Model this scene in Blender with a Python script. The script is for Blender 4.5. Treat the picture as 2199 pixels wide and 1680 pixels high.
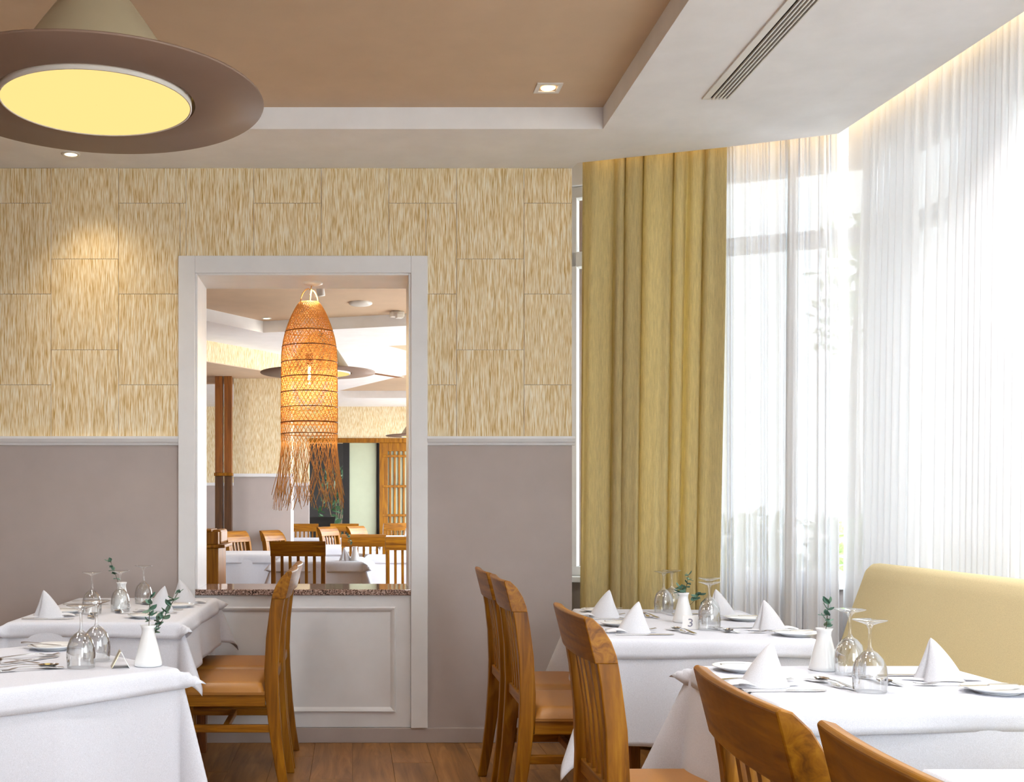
import bpy, bmesh, math, random
from mathutils import Vector, Matrix
for o in list(bpy.data.objects): bpy.data.objects.remove(o)
PI = math.pi
S = bpy.context.scene
COL = S.collection
R = random.Random(7)

# ------------------------------------------------------------------ camera
CAM_H, F_PX, VX, VY, W_PX, H_PX = 1.22, 2400.0, 757.0, 1085.0, 2199.0, 1680.0
cd = bpy.data.cameras.new('camera'); cam = bpy.data.objects.new('camera', cd); COL.objects.link(cam)
cam.location = (0, 0, CAM_H); cam.rotation_euler = (PI / 2, 0, 0)
cd.sensor_width = 36; cd.lens = 36 * F_PX / W_PX
cd.shift_x = (W_PX / 2 - VX) / W_PX; cd.shift_y = (VY - H_PX / 2) / W_PX
cd.clip_start = 0.05; cd.clip_end = 300
S.camera = cam
# ------------------------------------------------------------------ world, exposure
wd = bpy.data.worlds.new('sky'); S.world = wd; wd.use_nodes = True
bg = wd.node_tree.nodes['Background']; bg.inputs[0].default_value = (0.89, 0.945, 1.0, 1); bg.inputs[1].default_value = 8.5
S.view_settings.view_transform = 'Standard'; S.view_settings.look = 'None'
S.view_settings.exposure = 0.48; S.view_settings.gamma = 1.0; S.view_settings.use_curve_mapping = False
cy = S.cycles
cy.max_bounces = 7; cy.diffuse_bounces = 4; cy.glossy_bounces = 3; cy.transmission_bounces = 4; cy.transparent_max_bounces = 10
cy.caustics_reflective = False; cy.caustics_refractive = False; cy.sample_clamp_indirect = 6.0
cy.use_denoising = True; cy.use_adaptive_sampling = True; cy.adaptive_threshold = 0.06; cy.use_light_tree = False

def portal(loc, rot, sx, sy):
    l = bpy.data.lights.new('sky_portal', 'AREA'); l.shape = 'RECTANGLE'; l.size = sx; l.size_y = sy; l.cycles.is_portal = True
    o = bpy.data.objects.new('sky_portal', l); COL.objects.link(o); o.location = loc; o.rotation_euler = rot
    return o
portal((2.72, 1.5, 1.9), (0, PI / 2, 0.0687), 2.1, 7.2)              # long window beside the banquette
portal((1.95, 5.68, 1.9), (-PI / 2, 0, -0.41), 1.5, 2.1)               # angled window of the bay
portal((1.9, -2.32, 1.575), (PI / 2, 0, 0), 1.6, 2.65)                   # unseen windows behind the viewer, sized to set the frontal light
portal((1.75, 13.4, 1.5), (0, PI / 2, 0), 1.8, 10.2)                   # windows of the second dining room

# ------------------------------------------------------------------ materials
MATS = {}
def lin(r, g, b):
    f = lambda c: (c / 255 / 12.92) if c <= 10 else ((c / 255 + 0.055) / 1.055) ** 2.4
    return (f(r), f(g), f(b), 1)
class NT:
    def __init__(s, name):
        s.m = bpy.data.materials.new(name); s.m.use_nodes = True; s.t = s.m.node_tree; s.t.nodes.clear()
        s.out = s.n('ShaderNodeOutputMaterial'); MATS[name] = s.m
    def n(s, typ, **kw):
        nd = s.t.nodes.new(typ)
        for k, v in kw.items():
            if k.startswith('i_'): nd.inputs[k[2:].replace('_', ' ')].default_value = v
            else: setattr(nd, k, v)
        return nd
    def l(s, a, b): s.t.links.new(a, b)
    def bsdf(s, color=(0.8, 0.8, 0.8, 1), rough=0.6, metal=0.0, spec=0.5):
        p = s.n('ShaderNodeBsdfPrincipled'); p.inputs['Base Color'].default_value = color
        p.inputs['Roughness'].default_value = rough; p.inputs['Metallic'].default_value = metal
        p.inputs['Specular IOR Level'].default_value = spec
        s.l(p.outputs[0], s.out.inputs[0]); return p
    def coord(s, scale=(1, 1, 1), rnd=False, which='Object'):
        tc = s.n('ShaderNodeTexCoord'); mp = s.n('ShaderNodeMapping'); mp.inputs['Scale'].default_value = scale
        src = tc.outputs[which]
        if rnd:
            oi = s.n('ShaderNodeObjectInfo'); add = s.n('ShaderNodeVectorMath', operation='ADD')
            mul = s.n('ShaderNodeMath', operation='MULTIPLY'); mul.inputs[1].default_value = 37.0
            s.l(oi.outputs['Random'], mul.inputs[0]); s.l(src, add.inputs[0]); s.l(mul.outputs[0], add.inputs[1]); src = add.outputs[0]
        s.l(src, mp.inputs[0]); return mp.outputs[0]
    def noise(s, vec, scale, detail=4, rough=0.55, dist=0.0):
        nz = s.n('ShaderNodeTexNoise'); nz.inputs['Scale'].default_value = scale; nz.inputs['Detail'].default_value = detail
        nz.inputs['Roughness'].default_value = rough; nz.inputs['Distortion'].default_value = dist
        s.l(vec, nz.inputs['Vector']); return nz.outputs[0]
    def ramp(s, fac, stops):
        r = s.n('ShaderNodeValToRGB'); e = r.color_ramp.elements
        while len(e) < len(stops): e.new(0.5)
        for k, (p, c) in enumerate(stops): e[k].position = p; e[k].color = c
        s.l(fac, r.inputs[0]); return r.outputs[0]
    def bump(s, h, p, strength=0.2, dist=0.01):
        b = s.n('ShaderNodeBump'); b.inputs['Strength'].default_value = strength; b.inputs['Distance'].default_value = dist
        s.l(h, b.inputs['Height']); s.l(b.outputs[0], p.inputs['Normal'])

def plain(name, col, rough=0.6, metal=0.0, spec=0.5, grain=0.0, gscale=300):
    k = NT(name); p = k.bsdf(col, rough, metal, spec)
    v = k.coord()
    nz = k.noise(v, gscale if grain else 6, 3)
    c2 = tuple(min(1, c * 0.94) for c in col[:3]) + (1,)
    k.l(k.ramp(nz, [(0.3, c2), (0.7, col)]), p.inputs['Base Color'])
    if grain: k.bump(nz, p, grain, 0.002)
    return k.m
def emit(name, col, strength):
    k = NT(name); e = k.n('ShaderNodeEmission'); e.inputs[0].default_value = col; e.inputs[1].default_value = strength
    k.l(e.outputs[0], k.out.inputs[0]); return k.m
def wood(name, dark, mid, light, scale=(30, 30, 2.2), rough=0.32, rnd=True, spec=0.5):
    k = NT(name); p = k.bsdf(mid, rough, 0, spec); v = k.coord(scale, rnd)
    a = k.noise(v, 1.0, 5, 0.6, 1.2)
    k.l(k.ramp(a, [(0.28, dark), (0.5, mid), (0.72, light)]), p.inputs['Base Color'])
    k.bump(a, p, 0.08, 0.002); return k.m
def cloth(name, col, weave=700, transl=0.0, rough=0.85, bump=0.15, mottling=None):
    k = NT(name); v = k.coord()
    nz = k.noise(v, weave, 2)
    c2 = tuple(c * 0.86 for c in col[:3]) + (1,)
    cc = k.ramp(nz, [(0.35, c2), (0.65, col)])
    if mottling:
        vv = k.coord(mottling); n2 = k.noise(vv, 1.0, 4, 0.7)
        mx = k.n('ShaderNodeMix', data_type='RGBA', blend_type='MULTIPLY'); mx.inputs[0].default_value = 0.75
        k.l(cc, mx.inputs[6]); k.l(k.ramp(n2, [(0.3, (0.78, 0.78, 0.76, 1)), (0.7, (1.14, 1.14, 1.1, 1))]), mx.inputs[7]); cc = mx.outputs[2]
    p = k.bsdf(col, rough, 0, 0.15); k.l(cc, p.inputs['Base Color']); k.bump(nz, p, bump, 0.001)
    if transl:
        t = k.n('ShaderNodeBsdfTranslucent'); k.l(cc, t.inputs[0]); m = k.n('ShaderNodeMixShader'); m.inputs[0].default_value = transl
        k.l(p.outputs[0], m.inputs[1]); k.l(t.outputs[0], m.inputs[2]); k.l(m.outputs[0], k.out.inputs[0])
    return k.m

WHITE_PAINT = plain('white_paint', lin(232, 233, 236), 0.45)
CEIL_WHITE = plain('ceiling_white', lin(243, 244, 248), 0.8)
TAUPE_CEIL = plain('taupe_ceiling', lin(213, 188, 161), 0.8)
MAUVE = plain('mauve_wall', lin(182, 171, 167), 0.7)
WHITE_METAL = plain('white_metal', lin(232, 230, 226), 0.35)
DARK = plain('dark_gap', lin(34, 28, 26), 0.8)
TAUPE_LAMP = plain('taupe_lamp', lin(132, 108, 94), 0.5)
CREAM_LAMP = plain('cream_lamp', lin(176, 164, 138), 0.4)
STEEL = plain('steel', (0.78, 0.77, 0.75, 1), 0.16, 1.0)
PORCELAIN = plain('porcelain', lin(240, 242, 244), 0.12)
BRASS = plain('brushed_brass', (0.72, 0.62, 0.42, 1), 0.3, 1.0)
GREYFRAME = plain('window_frame', lin(228, 228, 228), 0.5)
OAKC = (lin(98, 54, 2), lin(140, 88, 8), lin(168, 114, 18))
OAK = wood('honey_oak', *OAKC, rough=0.38, spec=0.32)
OAK_Y = wood('honey_oak_cross_grain', *OAKC, scale=(34, 2.4, 34), rough=0.38, spec=0.32)
OAK_X = wood('honey_oak_long_grain', *OAKC, scale=(2.4, 34, 34), rough=0.38, spec=0.32)
OAKDARK = wood('brown_oak', lin(96, 50, 12), lin(128, 72, 18), lin(150, 90, 28), rough=0.4)
WALNUT = wood('dark_walnut', lin(56, 32, 10), lin(78, 46, 16), lin(96, 60, 24), rough=0.45)
LEATHER = plain('tan_leather', lin(166, 112, 46), 0.40, grain=0.15, gscale=220)
TABLEWOOD = wood('table_wood', lin(90, 45, 14), lin(120, 66, 24), lin(140, 84, 34))
LINEN = cloth('white_linen', (0.77, 0.795, 0.88, 1), 500, 0.12, 0.9, 0.06)
NAPKIN = cloth('napkin_linen', (0.80, 0.81, 0.86, 1), 600, 0.15, 0.9, 0.05)
OLIVE = cloth('olive_curtain_fabric', lin(230, 213, 162), 900, 0.36, 0.9, 0.2, (160, 160, 14))
BANQ = cloth('mustard_fabric', lin(224, 210, 168), 420, 0.0, 0.95, 0.35)
LEAF = plain('eucalyptus_leaf', lin(92, 130, 112), 0.5)
STEM = plain('stem', lin(84, 84, 62), 0.6)
PLANT = plain('plant_leaf', lin(58, 92, 60), 0.5)
SHRUB = cloth('shrub_leaf', lin(170, 186, 140), 40, 0.35, 0.6, 0.0)
PAVING = plain('pale_paving', lin(236, 231, 222), 0.85)
BARK = plain('bark', lin(120, 104, 86), 0.9)
GREENPANEL = plain('frosted_panel', lin(188, 196, 170), 0.5)
BLACK = plain('black_fabric', lin(24, 20, 20), 0.7)
RATTAN = cloth('rattan', lin(230, 176, 104), 160, 0.35, 0.55, 0.1)
INK = plain('grey_ink', lin(120, 120, 140), 0.6)
LAMPGLOW = emit('lamp_diffuser', (1.0, 0.73, 0.26, 1), 0.82)
SPOTGLOW = emit('downlight_glow', (1.0, 0.78, 0.45, 1), 6.0)
BULBGLOW = emit('filament_glow', (1.0, 0.62, 0.22, 1), 45.0)
LEDGLOW = emit('led_glow', (1.0, 0.66, 0.28, 1), 5.0)

def mk_wallpaper():
    k = NT('straw_wallpaper'); p = k.bsdf((0.6, 0.5, 0.3, 1), 0.8, 0, 0.2)
    v = k.coord((280, 280, 14), True); a = k.noise(v, 1.0, 2, 0.5)
    v2 = k.coord((60, 60, 2.6), True); b = k.noise(v2, 1.0, 3, 0.6)
    ca = k.ramp(a, [(0.30, lin(198, 162, 100)), (0.47, lin(231, 209, 164)), (0.64, lin(250, 243, 224))])
    cb = k.ramp(b, [(0.3, (0.90, 0.885, 0.84, 1)), (0.7, (1.05, 1.05, 1.05, 1))])
    mx = k.n('ShaderNodeMix', data_type='RGBA', blend_type='MULTIPLY'); mx.inputs[0].default_value = 0.8
    k.l(ca, mx.inputs[6]); k.l(cb, mx.inputs[7]); k.l(mx.outputs[2], p.inputs['Base Color'])
    k.bump(a, p, 0.08, 0.001); return k.m
WALLPAPER = mk_wallpaper()
def mk_floor():
    k = NT('oak_floor'); p = k.bsdf((0.3, 0.15, 0.06, 1), 0.38, 0, 0.45)
    v = k.coord((14, 1.1, 14), True); a = k.noise(v, 1.0, 6, 0.65, 1.6)
    v2 = k.coord((5, 1.4, 5), True); b = k.noise(v2, 1.0, 2, 0.5, 0.4)
    ca = k.ramp(a, [(0.28, lin(108, 70, 32)), (0.5, lin(152, 105, 54)), (0.75, lin(182, 134, 78))])
    cb = k.ramp(b, [(0.3, (0.72, 0.70, 0.68, 1)), (0.7, (1.08, 1.08, 1.05, 1))])
    mx = k.n('ShaderNodeMix', data_type='RGBA', blend_type='MULTIPLY'); mx.inputs[0].default_value = 0.9
    k.l(ca, mx.inputs[6]); k.l(cb, mx.inputs[7]); k.l(mx.outputs[2], p.inputs['Base Color'])
    k.bump(a, p, 0.06, 0.002); return k.m
FLOORMAT = mk_floor()
def mk_granite():
    k = NT('pink_granite'); p = k.bsdf((0.3, 0.25, 0.22, 1), 0.08, 0, 0.6)
    v = k.coord((1, 1, 1)); a = k.noise(v, 150, 3, 0.7); b = k.noise(v, 70, 2, 0.6)
    ca = k.ramp(a, [(0.38, lin(46, 36, 34)), (0.47, lin(126, 98, 88)), (0.56, lin(186, 154, 140)), (0.68, lin(214, 202, 196))])
    k.l(ca, p.inputs['Base Color']); return k.m
GRANITE = mk_granite()
def mk_sheer(name, clear, tl):
    k = NT(name); tr = k.n('ShaderNodeBsdfTransparent'); tr.inputs[0].default_value = (1, 1, 1, 1)
    df = k.n('ShaderNodeBsdfDiffuse'); df.inputs[0].default_value = (0.86, 0.87, 0.9, 1)
    tn = k.n('ShaderNodeBsdfTranslucent'); tn.inputs[0].default_value = (0.9, 0.9, 0.92, 1)
    v = k.coord((900, 900, 900)); nz = k.noise(v, 1.0, 2)
    m1 = k.n('ShaderNodeMixShader'); m1.inputs[0].default_value = tl; k.l(df.outputs[0], m1.inputs[1]); k.l(tn.outputs[0], m1.inputs[2])
    mp = k.n('ShaderNodeMapRange'); mp.inputs[3].default_value = 1 - clear - 0.02; mp.inputs[4].default_value = 1 - clear + 0.02; k.l(nz, mp.inputs[0])
    m2 = k.n('ShaderNodeMixShader'); k.l(mp.outputs[0], m2.inputs[0]); k.l(tr.outputs[0], m2.inputs[1]); k.l(m1.outputs[0], m2.inputs[2])
    k.l(m2.outputs[0], k.out.inputs[0]); return k.m
SHEER = mk_sheer('sheer_voile', 0.034, 0.066)
def mk_clear(name, base, edge, tint=(1, 1, 1, 1)):
    k = NT(name); tr = k.n('ShaderNodeBsdfTransparent'); tr.inputs[0].default_value = tint
    gl = k.n('ShaderNodeBsdfGlossy'); gl.inputs['Roughness'].default_value = 0.02
    lw = k.n('ShaderNodeLayerWeight'); lw.inputs[0].default_value = 0.35
    mp = k.n('ShaderNodeMapRange'); mp.inputs[3].default_value = base; mp.inputs[4].default_value = edge; k.l(lw.outputs['Facing'], mp.inputs[0])
    m = k.n('ShaderNodeMixShader'); k.l(mp.outputs[0], m.inputs[0]); k.l(tr.outputs[0], m.inputs[1]); k.l(gl.outputs[0], m.inputs[2])
    k.l(m.outputs[0], k.out.inputs[0]); return k.m
PANE = mk_clear('window_glass', 0.04, 0.25, (0.96, 0.98, 0.97, 1))
WINEGLASS = mk_clear('wine_glass', 0.06, 0.85, (0.99, 0.995, 0.995, 1))
BULBGLASS = mk_clear('bulb_glass', 0.05, 0.5, (1, 0.93, 0.8, 1))

# ------------------------------------------------------------------ mesh helpers
class MB:
    def __init__(s): s.v = []; s.f = []; s.sm = []
    def add(s, vs, fs, smooth=False):
        o = len(s.v); s.v += [tuple(p) for p in vs]; s.f += [tuple(i + o for i in f) for f in fs]; s.sm += [smooth] * len(fs); return s
    def box(s, x0, y0, z0, x1, y1, z1):
        vs = [(x, y, z) for z in (z0, z1) for y in (y0, y1) for x in (x0, x1)]
        return s.add(vs, [(0, 2, 3, 1), (4, 5, 7, 6), (0, 1, 5, 4), (2, 6, 7, 3), (0, 4, 6, 2), (1, 3, 7, 5)])
    def bbox(s, x0, y0, z0, x1, y1, z1, b=0.004):
        bm = bmesh.new(); bmesh.ops.create_cube(bm, size=1)
        for v in bm.verts: v.co = Vector(((x0 + x1) / 2 + v.co.x * (x1 - x0), (y0 + y1) / 2 + v.co.y * (y1 - y0), (z0 + z1) / 2 + v.co.z * (z1 - z0)))
        bmesh.ops.bevel(bm, geom=list(bm.edges), offset=b, segments=2, affect='EDGES', profile=0.5)
        bm.verts.ensure_lookup_table(); vs = [v.co[:] for v in bm.verts]; fs = [tuple(v.index for v in f.verts) for f in bm.faces]
        bm.free(); return s.add(vs, fs)
    def prism(s, pts, z0, z1):
        n = len(pts); a = sum(pts[i][0] * pts[(i + 1) % n][1] - pts[(i + 1) % n][0] * pts[i][1] for i in range(n))
        if a < 0: pts = pts[::-1]
        vs = [(x, y, z0) for x, y in pts] + [(x, y, z1) for x, y in pts]
        return s.add(vs, [tuple(range(n))[::-1], tuple(range(n, 2 * n))] + [(i, (i + 1) % n, n + (i + 1) % n, n + i) for i in range(n)])
    def lathe(s, prof, n=28, c=(0, 0, 0), smooth=True, cap=False):
        vs = []; fs = []
        for r, z in prof:
            for k in range(n):
                a = 2 * PI * k / n; vs.append((c[0] + r * math.cos(a), c[1] + r * math.sin(a), c[2] + z))
        for j in range(len(prof) - 1):
            for k in range(n):
                k2 = (k + 1) % n; fs.append((j * n + k, j * n + k2, (j + 1) * n + k2, (j + 1) * n + k))
        if cap: fs.append(tuple(range(n))[::-1]); fs.append(tuple(range((len(prof) - 1) * n, len(prof) * n)))
        return s.add(vs, fs, smooth)
    def tube(s, pts, rad, n=6, smooth=True, caps=True):
        pts = [Vector(p) for p in pts]; vs = []; fs = []; m = len(pts)
        for i, p in enumerate(pts):
            t = (pts[min(i + 1, m - 1)] - pts[max(i - 1, 0)]).normalized()
            u = t.cross(Vector((0, 0, 1)) if abs(t.z) < 0.95 else Vector((1, 0, 0))).normalized(); w = t.cross(u)
            r = rad[i] if isinstance(rad, (list, tuple)) else rad
            for k in range(n):
                a = 2 * PI * k / n; vs.append(p + u * (r * math.cos(a)) + w * (r * math.sin(a)))
        for i in range(m - 1):
            for k in range(n):
                k2 = (k + 1) % n; fs.append((i * n + k, i * n + k2, (i + 1) * n + k2, (i + 1) * n + k))
        if caps: fs.append(tuple(range(n))[::-1]); fs.append(tuple(range((m - 1) * n, m * n)))
        return s.add(vs, fs, smooth)
    def sweep(s, secs):                                   # list of closed sections with equal counts
        n = len(secs[0]); vs = [p for q in secs for p in q]; m = len(secs)
        fs = [(i * n + k, i * n + (k + 1) % n, (i + 1) * n + (k + 1) % n, (i + 1) * n + k) for i in range(m - 1) for k in range(n)]
        fs.append(tuple(range(n))[::-1]); fs.append(tuple(range((m - 1) * n, m * n)))
        return s.add(vs, fs)
    def grid(s, fn, nu, nv, smooth=True):
        vs = [fn(i / nu, j / nv) for j in range(nv + 1) for i in range(nu + 1)]
        fs = [(j * (nu + 1) + i, j * (nu + 1) + i + 1, (j + 1) * (nu + 1) + i + 1, (j + 1) * (nu + 1) + i) for j in range(nv) for i in range(nu)]
        return s.add(vs, fs, smooth)
    def mesh(s, name, mat):
        me = bpy.data.meshes.new(name); me.from_pydata(s.v, [], s.f); me.materials.append(mat)
        me.polygons.foreach_set('use_smooth', s.sm); me.update()
        bm = bmesh.new(); bm.from_mesh(me); bmesh.ops.recalc_face_normals(bm, faces=bm.faces); bm.to_mesh(me); bm.free()
        return me
    def build(s, name, mat, parent=None, loc=None, rz=0):
        o = bpy.data.objects.new(name, s.mesh(name, mat)); COL.objects.link(o)
        if parent: o.parent = parent
        if loc: o.location = loc
        if rz: o.rotation_euler.z = rz
        return o
def tag(o, label, cat, group=None):
    o['label'] = label; o['category'] = cat
    if group: o['group'] = group
    return o
def struct(o, label=None):
    o['kind'] = 'structure'
    if label: o['label'] = label
    return o
def empty(name, loc, rz=0, label=None, cat=None, group=None):
    o = bpy.data.objects.new(name, None); COL.objects.link(o); o.location = loc; o.rotation_euler.z = rz; o.empty_display_size = 0.1
    if label: tag(o, label, cat, group)
    return o
def copy_tree(o, parent=None):
    c = o.copy(); COL.objects.link(c); c.parent = parent
    for ch in list(o.children): copy_tree(ch, c)
    return c
def solid(o, t, off=0):
    m = o.modifiers.new('thickness', 'SOLIDIFY'); m.thickness = t; m.offset = off; return o
def bevel(o, w=0.003, seg=2):
    m = o.modifiers.new('edge', 'BEVEL'); m.width = w; m.segments = seg; m.limit_method = 'ANGLE'; return o

# ================================================================== STRUCTURE
YW, YB = 5.74, 6.14                       # front and back face of the wall with the hatch
CZ, TZ2 = 2.95, 3.05                      # dropped ceiling, tray ceiling
XL, XR = -4.6, 1.127
OX0, OX1, OZ1 = -0.806, 0.299, 2.409      # hatch opening
SILL = 0.787
DADO0, DADO1 = 1.526, 1.572

# floor
fl = struct(MB().box(-6.4, -2.6, -0.12, 2.9, 19.0, -0.006).build('floor', FLOORMAT))
pw, ph = 0.19, 1.22
plank = MB().bbox(0, 0, -0.006, pw - 0.0012, ph - 0.0012, 0.0, 0.0012).mesh('plank', FLOORMAT)
k = 0
for i in range(-11, 12):
    x = i * pw; off = ((i * 0.37) % 1.0) * ph
    j = 0; y = YW - off
    while y > 2.2:
        sc = 1.0
        y0 = y - ph
        o = bpy.data.objects.new('plank', plank); COL.objects.link(o); o.parent = fl; o.location = (x, y0, 0)
        y -= ph
    if off > 0.02:
        o = bpy.data.objects.new('plank', MB().bbox(0, 0, -0.006, pw - 0.0012, off - 0.0012, 0.0, 0.0012).mesh('plank', FLOORMAT)); COL.objects.link(o); o.parent = fl; o.location = (x, YW - off, 0)

# wall with the hatch
w = MB()
w.box(XL, YW, 0, OX0 - 0.02, YB, 3.3); w.box(OX1 + 0.02, YW, 0, XR, YB, 3.3)
w.box(OX0 - 0.02, YW, OZ1 + 0.02, OX1 + 0.02, YB, 3.3); w.box(OX0 - 0.02, YW + 0.02, 0, OX1 + 0.02, YB - 0.02, SILL - 0.03)
wf = struct(w.build('wall_front', MAUVE), 'taupe painted wall below a dado rail with straw wallpaper above')
# wallpaper panels, staggered
pxm = 418.0
def zpx(y): return CAM_H + (VY - y) / pxm
def xpx(x): return (x - VX) / pxm
pan_t = 0.004; gap = 0.0010
edges = [110 + 145 * n for n in range(-14, 9)]
for n, e in enumerate(edges):
    xa, xb = max(xpx(e), XL), min(xpx(e + 145), XR)
    if xb - xa < 0.01: continue
    base = 437 if (n % 2 == 1) else 557
    zs = sorted([DADO1 - 0.01] + [z for z in [zpx(base + 195 * q) for q in range(-2, 4)] if DADO1 < z < CZ] + [CZ])
    for za, zb in zip(zs[:-1], zs[1:]):
        parts = []
        cx0, cx1, cz1 = -0.885, 0.376, 2.49
        if zb <= cz1 + 0.001 and xa >= cx0 and xb <= cx1: continue
        rects = [(xa, xb, za, zb)]
        if xb > cx0 and xa < cx1 and za < cz1:       # cut round the hatch casing
            rects = []
            if xa < cx0: rects.append((xa, cx0, za, zb))
            if xb > cx1: rects.append((cx1, xb, za, zb))
            if zb > cz1: rects.append((max(xa, cx0), min(xb, cx1), max(za, cz1), zb))
        if not rects: continue
        m = MB()
        for (a, b, c, d) in rects: m.bbox(a + gap, YW - pan_t, c + gap, b - gap, YW, d - gap, 0.0008)
        m.build('wallpaper_panel', WALLPAPER, wf)
# dado rails
for n, (a, b) in enumerate(((XL, -0.892), (0.383, XR + 0.012))):
    prof = [(0, 0), (0.010, 0.002), (0.014, 0.012), (0.022, 0.018), (0.030, 0.034), (0.030, 0.046), (0, 0.046)]
    o = MB().sweep([[(x, YW - p, DADO0 + q) for p, q in prof] for x in (a, b)]).build('trim_%d' % (n + 1), WHITE_PAINT); struct(o, 'white moulded dado rail')
# baseboard
struct(MB().bbox(XL, YW - 0.012, 0, XR, YW, 0.077, 0.003).build('baseboard_front', MAUVE))
# hatch frame
hf = empty('hatch_frame', (0, 0, 0)); struct(hf, 'white casing and panelled base framing the hatch opening')
cas = 0.086
def casing(a, name='casing'):
    m = MB(); 
    for q in a: m.bbox(*q, 0.003)
    return m.build(name, WHITE_PAINT, hf)
fy0 = YW - 0.022
casing([(OX0 - cas, fy0, 0.077, OX0, YW + 0.01, 2.497)]); casing([(OX1, fy0, 0.077, OX1 + cas, YW + 0.01, 2.497)]); casing([(OX0, fy0, OZ1, OX1, YW + 0.01, 2.497)])
casing([(OX0 - 0.001, YW - 0.012, SILL, OX0 + 0.012, YW + 0.02, OZ1)], 'bead'); casing([(OX1 - 0.012, YW - 0.012, SILL, OX1 + 0.001, YW + 0.02, OZ1)], 'bead'); casing([(OX0 + 0.012, YW - 0.012, OZ1 - 0.011, OX1 - 0.012, YW + 0.02, OZ1 + 0.001)], 'bead')
MB().box(OX0 - 0.02, YW + 0.01, SILL - 0.03, OX0 + 0.004, YB, OZ1 + 0.02).build('jamb', WHITE_PAINT, hf)
MB().box(OX1 - 0.004, YW + 0.01, SILL - 0.03, OX1 + 0.02, YB, OZ1 + 0.02).build('jamb', WHITE_PAINT, hf)
MB().box(OX0, YW + 0.01, OZ1, OX1, YB, OZ1 + 0.02).build('soffit', WHITE_PAINT, hf)
casing([(OX0, YW, 0.077, OX1, YW + 0.02, SILL - 0.03)], 'base_panel')
mx0, mx1, mz0, mz1 = -0.734, 0.222, 0.155, 0.698
def mitre(x0, x1, z0, z1, w_, d_):
    m = MB()
    prof = [(0, 0), (w_ * 0.25, d_), (w_ * 0.6, d_ * 0.7), (w_, 0)]
    for (a, b, ax) in (((x0, z0), (x1, z0), 'b'), ((x1, z0), (x1, z1), 'r'), ((x1, z1), (x0, z1), 't'), ((x0, z1), (x0, z0), 'l')):
        secs = []
        for (px, pz) in (a, b):
            sx = 1 if px == x0 else -1; sz = 1 if pz == z0 else -1
            secs.append([(px + sx * p, YW - q, pz + sz * p) for p, q in prof])
        m.sweep(secs)
    return m
mitre(mx0, mx1, mz0, mz1, 0.028, 0.014).build('panel_moulding', WHITE_PAINT, hf)
gs = MB().bbox(OX0, YW - 0.016, SILL - 0.029, OX1, YB + 0.01, SILL, 0.003).build('granite_sill', GRANITE); tag(gs, 'polished pink granite sill across the hatch opening', 'sill')
struct(MB().box(OX0, YB - 0.02, 0, OX1, YB, SILL - 0.03).build('wall_hatch_back', MAUVE))

# dropped ceiling with the tray
EDGE = [(1.137, 5.649), (1.807, 5.40), (2.262, 5.205), (2.353, 3.917), (2.77, -2.3)]
poly = [(XL, 5.139), (XL, YW), (XR, YW)] + EDGE + [(1.152, -2.3), (1.152, 5.139)]
struct(MB().prism(poly, CZ, 3.18).build('ceiling', CEIL_WHITE), 'white dropped ceiling border around a taupe tray')
struct(MB().box(XL, -2.3, TZ2, 1.2, 5.2, 3.1).build('ceiling_tray', TAUPE_CEIL), 'taupe recessed ceiling')
# curtain pocket and outer shell
G1 = [(1.127, 6.0), (2.56, 5.378)]; G2 = [(2.56, 5.378), (3.06, -2.3)]
pk = MB().prism([(XR, YB), (XR, 5.62)] + EDGE + [(3.2, -2.3), (2.72, 5.5), (1.2, YB)], 3.18, 3.24)
struct(pk.build('ceiling_pocket', CEIL_WHITE))
def wallseg(a, b, z0, z1, t, side=1):
    dx, dy = b[0] - a[0], b[1] - a[1]; L = math.hypot(dx, dy); nx, ny = -dy / L * side * t, dx / L * side * t
    return [(a[0], a[1]), (b[0], b[1]), (b[0] + nx, b[1] + ny), (a[0] + nx, a[1] + ny)]
WZ0, WZ1 = 0.84, 2.93
struct(MB().prism(wallseg(*G1, 0, 1, 0.2), 0, WZ0 - 0.03).build('wall_bay', MAUVE)); struct(MB().prism(wallseg(*G2, 0, 1, 0.2), 0, WZ0 - 0.03).build('wall_right', MAUVE))
struct(MB().prism(wallseg(*G1, 0, 1, 0.2), WZ1, 3.24).build('wall_bay_head', CEIL_WHITE)); struct(MB().prism(wallseg(*G2, 0, 1, 0.2), WZ1, 3.24).build('wall_right_head', CEIL_WHITE))
def window(n, a, b, mull, label):
    dx, dy = b[0] - a[0], b[1] - a[1]; L = math.hypot(dx, dy); rz = math.atan2(dy, dx)
    e = empty('window_%d' % n, (a[0], a[1], 0), rz); struct(e, label)
    fr = lambda x0, z0, x1, z1, nm: MB().bbox(x0, 0.03, z0, x1, 0.10, z1, 0.004).build(nm, GREYFRAME, e)
    fr(0, WZ0, L, WZ0 + 0.05, 'bottom_rail'); fr(0, WZ1 - 0.06, L, WZ1, 'head_rail'); fr(0, 2.50, L, 2.58, 'transom')
    MB().bbox(0, -0.06, WZ0 - 0.03, L, 0.18, WZ0, 0.004).build('sill', GREYFRAME, e)
    for x in mull: fr(x - 0.03, WZ0 + 0.05, x + 0.03, WZ1 - 0.06, 'mullion')
    ms = [0] + list(mull) + [L]; ms = sorted(set(ms))
    for x0, x1 in zip(ms[:-1], ms[1:]):
        for z0, z1 in ((WZ0 + 0.05, 2.50), (2.58, WZ1 - 0.06)):
            if x1 - x0 > 0.1: MB().box(x0 + 0.02, 0.06, z0 - 0.005, x1 - 0.02, 0.066, z1 + 0.005).build('pane', PANE, e)
    return e
window(1, *G1, (0.04, 1.50), 'tall white framed bay window with a transom behind sheer curtains')
window(2, *G2, (0.06, 1.4, 2.8, 4.2, 5.6, 7.0, 7.66), 'long white framed window wall behind the banquette')
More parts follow.
